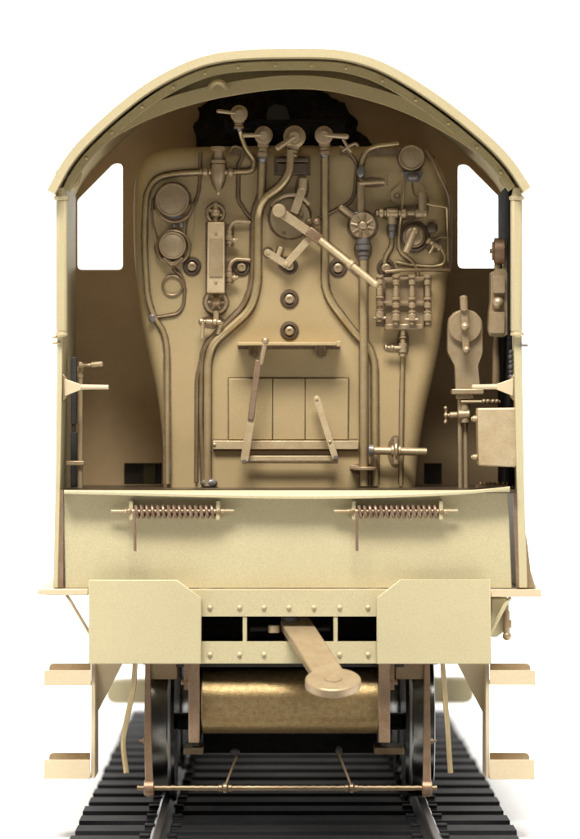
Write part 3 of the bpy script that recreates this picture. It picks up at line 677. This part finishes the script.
# ------------------------------------------------------------------ underneath
a, b = P(201.5, 701, 60), P(378.5, 701, 60); l = b.x - a.x
m = MB(); m.lathe(a, (1, 0, 0), [(0, 30), (1.5, 33), (l - 1.5, 33), (l, 30)], 56, raw=True); m.build('brass_tank', 'tank', loco, smooth=50)
for x0, x1 in ((188.4, 199.5), (378.7, 390.2)):
    m = MB(); m.box(x0, 663, x1, 743, 8, 22); hb_ = m.build('frame_bar', 'copper', loco, bevel=1.0)
    c = (x0 + x1) / 2; s = -1 if x0 < 290 else 1
    m = MB(); m.nuts((c + 4 * s, 682, 24), (c + 14 * s, 682, 24), [(0, .4, 5), (.45, .9, 3.2)]); m.box(*(sorted((c + 5 * s, c + 10 * s))[0], 663, sorted((c + 5 * s, c + 10 * s))[1], 690, 20, 30)); m.build('bar_bolt', 'copper', hb_)
for x0, x1 in ((148, 178), (395, 425)):
    m = MB(); m.box(x0, 661, x1, 679.5, 26, 80); m.build('spring_hanger_box', 'darkpipe', loco, bevel=1.5)
for x0, x1 in ((183.5, 203), (374.5, 404)):
    m = MB(); m.box(x0, 747.5, x1, 754.5, 60, 110); m.build('axle_clip', 'darkpipe', loco, bevel=.8)
# brake hangers with crossbar
for pts, xr in (([(145, 664), (150.5, 664), (151.5, 740), (152.8, 778), (153.5, 797), (146, 797), (145, 778), (144, 740)], 149), ([(424, 664), (430, 664), (430.5, 740), (431, 778), (430, 797), (422.5, 797), (423, 778), (423.5, 740)], 427)):
    m = MB(); m.prism(pts, 20, 30); bh = m.build('brake_hanger', 'copper', loco, bevel=.9)
    m = MB(); m.nuts((xr - 5, 788, 24), (xr + 5, 788, 24), [(0, 1, 8)], 20); m.build('hanger_eye', 'copper', bh)
    s = -1 if xr < 290 else 1
    m = MB(); m.lathe((xr + 2 * s, 741, 25), (s, 0, 0), [(0, 3), (4, 3), (4.5, 1.4), (8, 1.2)], 12); m.build('hanger_bolt', 'copper', bh)
m = MB(); pts = [P(x, 788 + .25 * math.sin(x * .9), 24) for x in range(137, 441, 4)]; m.tube(pts, 2.5, 0, raw=True)
for x in (225, 351.5): m.nuts((x - 7, 788, 24), (x + 7, 788, 24), [(0, .3, 3.3), (.35, .65, 5), (.7, 1, 3.3)])
xb = m.build('brake_crossbar', 'darkpipe', loco)
MB().tube([(236.5, 756, 60), (226, 784, 28)], 1.2, 0).build('pull_rod', 'darkpipe', xb)
MB().tube([(338, 752, 60), (350.5, 784, 28)], 1.2, 0).build('pull_rod', 'darkpipe', xb)
MB().ball((235, 752, 70), 3.8, (1.3, 1, 1)).build('spring_clip', 'greydk', xb)
MB().ball((339, 751, 70), 3.6, (1, 1, 1.5)).build('spring_clip', 'greydk', xb)
# bent pipes
m = MB(); m.tube([(136, 650, -6), (134.8, 668, -6), (133.5, 687, -6), (123, 739, -10), (123.5, 752, -10), (126.5, 773, -12)], 2.7, 6); m.build('sanding_pipe', 'pipe', loco)
m = MB(); m.tube([(441.5, 650, -4), (443, 668, -4), (444.5, 690, -4), (447.5, 728, -6), (450.5, 773, -8)], 2.6, 6); m.build('sanding_pipe', 'pipe', loco)

# steps
def steps(s, plate_x0, plate_x1, trays, gus):
    m = MB(); m.prism([(plate_x0, 661), (plate_x1, 661), (plate_x1, 778), (plate_x0, 778)], -8, 52)
    o = m.build('step_hanger', 'step', loco, bevel=.7)
    m = MB(); m.prism(gus, 22, 27); m.build('gusset', 'step', o, bevel=.4)
    for (x0, x1, y0, y1) in trays:
        mm = MB(); kk = .5
        ro = x0 if s < 0 else x1; ri = x1 if s < 0 else x0; mm.prism(rounded([(ro, y1), (ro, y0 + 7), (ri, y0 + 7), (ri, y1)], [4, .8, .8, 1.5], 4), -24, -20)                       # front lip
        a_, b_ = P(x0, y1, -20), P(x1, y0, -20); mm.ubox(a_.x, b_.x, -20, 20, a_.z, a_.z + 2.5)   # tread
        xb0, xb1 = (x0 + 5, x1) if s < 0 else (x0, x1 - 5)
        c_, d_ = P(xb0, y1, 20), P(xb1, y0, 20)
        st = mm.build('step_tread', 'step', o, bevel=1.2)
        ro2 = xb0 if s < 0 else xb1; ri2 = xb1 if s < 0 else xb0; m2 = MB(); m2.prism(rounded([(ro2, y1 - 3), (ro2, y0), (ri2, y0), (ri2, y1 - 3)], [.8, 5, .8, .8], 4), 20.2, 24); m2.build('step_back', 'cast', o, bevel=1.8)
steps(-1, 91, 95.2, [(44, 90.6, 663.5, 685.5), (44, 90, 753, 779)], [(95.6, 661), (124, 661), (95.6, 716)])
steps(1, 485.8, 489.4, [(490, 535.5, 663.5, 685), (490, 534.5, 753, 779.5)], [(485.2, 661), (456, 661), (485.2, 717)])

# wheels, axles, frames, boiler, forward parts
RAILZ = -396 + H0
def wheelset(Y, r, name, pony=False):
    zc = RAILZ + r
    for s in (-1, 1):
        m = MB(); x0 = s * 118
        m.lathe((x0, Y, zc), (s, 0, 0), [(0, r + 4), (3.5, r + 5), (6, r + 1.5), (8, r), (29, r - 1), (30, r - 3), (30, r - 11), (26, r - 12), (26, r * .28), (31, r * .26), (31, .5)], 64, raw=True)
        o = m.build(name, 'steel', loco)
        m = MB()
        n = 10 if pony else 16
        for i in range(n):
            an = 2 * math.pi * i / n; dv = Vector((0, math.cos(an), math.sin(an)))
            c = Vector((x0 + s * 27, Y, zc)); m.cyl(c + dv * r * .2, c + dv * (r - 9), 3.2, 8, raw=True)
        m.build('spoke', 'steel', o)
    MB().cyl((-118, Y, zc), (118, Y, zc), 9, raw=True).build('axle', 'greydk', loco)
wheelset(140, 78, 'trailing_wheel', True)
for Y in (470, 755, 1040): wheelset(Y, 132, 'driving_wheel')
for s in (-1, 1):
    m = MB(); m.ubox(s * 96 - 4, s * 96 + 4, 40, 1420, -335 + H0, -210 + H0); m.build('main_frame', 'dark', loco, bevel=1)
    m = MB(); m.ubox(s * 160 - 3, s * 160 + 3, 470, 1040, -279 + H0, -266 + H0); 
    for Y in (470, 755, 1040): m.cyl((s * 148, Y, -272 + H0), (s * 168, Y, -272 + H0), 11, raw=True)
    m.build('coupling_rod', 'steel', loco, bevel=1)
m = MB(); m.ubox(-90, 90, 128, 430, -350 + H0, -200 + H0); m.build('ash_pan', 'black', loco)
m = MB(); m.lathe((0, 227, H0 + 40), (0, 1, 0), [(0, 158), (420, 148), (1250, 140), (1252, 143), (1450, 143), (1462, 120), (1463, 1)], 64, raw=True); bl = m.build('boiler', 'plate', loco)
for Y in (520, 840, 1160, 1450): MB().ring((0, Y, H0 + 40), (0, 1, 0), 150 - (Y - 500) * .006, 3, raw=True, seg=64).build('boiler_band', 'plate', bl)
m = MB(); m.lathe((0, 1560, H0 + 150), (0, 0, 1), [(0, 36), (60, 30), (95, 34), (100, 34), (100, 24)], 32, raw=True); m.build('chimney', 'plate', bl)
m = MB(); m.lathe((0, 950, H0 + 165), (0, 0, 1), [(0, 50), (40, 46), (58, 34), (66, 14), (67, 1)], 32, raw=True); m.build('steam_dome', 'plate', bl)
for s in (-1, 1): MB().ubox(*sorted((s * 228, s * 150)), 560, 1500, H0 - 184, H0 - 180).build('footplate', 'step', loco)
# lower pilot bar with rounded ends
m = MB(); Yq = 900; a, b = P(106.5, 703.5, Yq), P(473, 680, Yq)
pts = rounded([(106, 681), (474, 679), (474, 703.5), (106, 704)], [10, 10, 11, 11], 6); m.prism(pts, Yq, Yq + 60); m.build('cylinder_stretcher', 'plate', loco, bevel=3)
m = MB(); m.ubox(-170, 170, 1440, 1480, H0 - 300, H0 - 200); m.build('front_beam', 'plate', loco, bevel=2)
for s in (-1, 1):
    m = MB(); m.cyl((s * 190, 1150, H0 - 255), (s * 190, 1330, H0 - 255), 42, 36, raw=True); m.build('steam_cylinder', 'plate', loco)

# ------------------------------------------------------------------ track
track = bpy.data.objects.new('model_track', None); COL.objects.link(track); track['label'] = 'black plastic sleepered model railway track with shiny rails under the locomotive'; track['category'] = 'model track'
ORG[track.name] = Vector((0, 0, 0)); track.empty_display_size = .1
m = MB(); m.ubox(-218, 218, -25, 25, 1.0, 14)
for s in (-1, 1):
    for q in (-1, 1): m.ubox(s * 132 + q * 13 - 5, s * 132 + q * 13 + 5, -8, 8, 13.5, 18)
    m.ubox(s * 132 - 18, s * 132 + 18, -14, 14, 13.8, 15.2)
tie0 = m.build('sleeper', 'tie', track, bevel=2.2)
Ys = [-640 + 88 * i for i in range(24)]
base = tie0.location.copy()
for i, Y in enumerate(Ys):
    o = tie0 if i == 0 else tie0.copy()
    if i: COL.objects.link(o); o.parent = track
    o.location = base + Vector((random.uniform(-1.5, 1.5) * S, Y * S, 0)); o.rotation_euler.z = random.uniform(-.004, .004)
for s in (-1, 1):
    X = s * 132; prof = [(-9, 15.3), (9, 15.3), (9, 17), (2, 19), (2, 24), (3.6, 25.5), (3.6, 29), (-3.6, 29), (-3.6, 25.5), (-2, 24), (-2, 19), (-9, 17)]
    m = MB(); m.loopfaces([[Vector((X + px, Y, pz - 1.0)) for px, pz in prof] for Y in (-660, 1420)]); m.build('rail', 'rail', track, bevel=.5)
for s in (-1, 1):   # web of plastic joining the sleepers
    m = MB(); m.ubox(s * 132 - 8, s * 132 + 8, -650, 1400, 1.2, 9); m.build('sleeper_web', 'tie', track)
track.rotation_euler.z = 0.0045; track.location.x = 0.005

# ------------------------------------------------------------------ table and backdrop sweep
def struct(o, nm): o['kind'] = 'structure'; return o
m = MB(); pr = [(-900, 0), (4200, 0)]
for i in range(1, 13): 
    a = math.pi / 2 * i / 12; pr.append((4200 + 1500 * math.sin(a), 1500 - 1500 * math.cos(a)))
pr.append((5700, 8000))
m.loopfaces([[Vector((X, y, z)) for y, z in pr] for X in (-5000, 5000)], closed=False, caps=False)
o = m.build('backdrop', 'white', None, smooth=60); struct(o, 'backdrop')

# ------------------------------------------------------------------ light
w = bpy.data.worlds.new('World'); scene.world = w; w.use_nodes = True
nt = w.node_tree; N = nt.nodes; L = nt.links; bg = N['Background']
bg.inputs['Color'].default_value = (1.0, 0.985, 0.965, 1)
tc = N.new('ShaderNodeTexCoord'); sx = N.new('ShaderNodeSeparateXYZ'); L.new(tc.outputs['Generated'], sx.inputs[0])
def rng(sock, a, b, c, d):
    r = N.new('ShaderNodeMapRange'); r.interpolation_type = 'SMOOTHSTEP'
    for i, v in enumerate((a, b, c, d)): r.inputs[i + 1].default_value = v
    L.new(sock, r.inputs[0]); return r.outputs[0]
dep = rng(sx.outputs['Y'], -0.75, 0.35, 0.15, 0.9)      # made-up ambient light, dim on the camera's side, bright behind
upz = rng(sx.outputs['Z'], 0.25, 0.95, 0.0, 0.7)        # added ambient light from overhead
mx = N.new('ShaderNodeMath'); mx.operation = 'MAXIMUM'; L.new(dep, mx.inputs[0]); L.new(upz, mx.inputs[1])
L.new(mx.outputs[0], bg.inputs['Strength'])
def area(name, loc, target, size, power, col=(1, 1, 1)):
    l = bpy.data.lights.new(name, 'AREA'); l.shape = 'RECTANGLE'; l.size, l.size_y = size; l.energy = power; l.color = col
    o = bpy.data.objects.new(name, l); COL.objects.link(o); o.location = loc
    o.rotation_euler = (Vector(target) - Vector(loc)).to_track_quat('-Z', 'Y').to_euler()
area('front_softbox', (-0.35, -1.85, 3.6), (0, 0, 0.35), (2.2, 0.9), 292, (1.0, 0.97, 0.915))
area('top_fill', (0.2, 0.7, 3.4), (0, 0.4, 0), (2.8, 1.6), 85, (1.0, 0.99, 0.97))  # unseen overhead fill, added to whiten the table
area('backdrop_fill', (0, 2.9, 2.6), (0, 5.0, 0.8), (3.0, 1.0), 170)  # unseen light added to keep the backdrop white

# ------------------------------------------------------------------ camera
cam = bpy.data.cameras.new('camera'); co = bpy.data.objects.new('camera', cam); COL.objects.link(co)
co.location = (0, -D * S, H0 * S); co.rotation_euler = (math.radians(90), 0, 0)
cam.sensor_fit = 'VERTICAL'; cam.sensor_height = 36; cam.lens = D / 839 * 36
cam.shift_y = (CY - 419.5) / 839
cam.clip_start = 0.05; cam.clip_end = 100
cam.dof.use_dof = True; cam.dof.focus_distance = (D + 40) * S; cam.dof.aperture_fstop = 4.8
scene.camera = co
scene.view_settings.view_transform = 'Standard'; scene.view_settings.look = 'None'; scene.view_settings.exposure = 0; scene.view_settings.gamma = 1
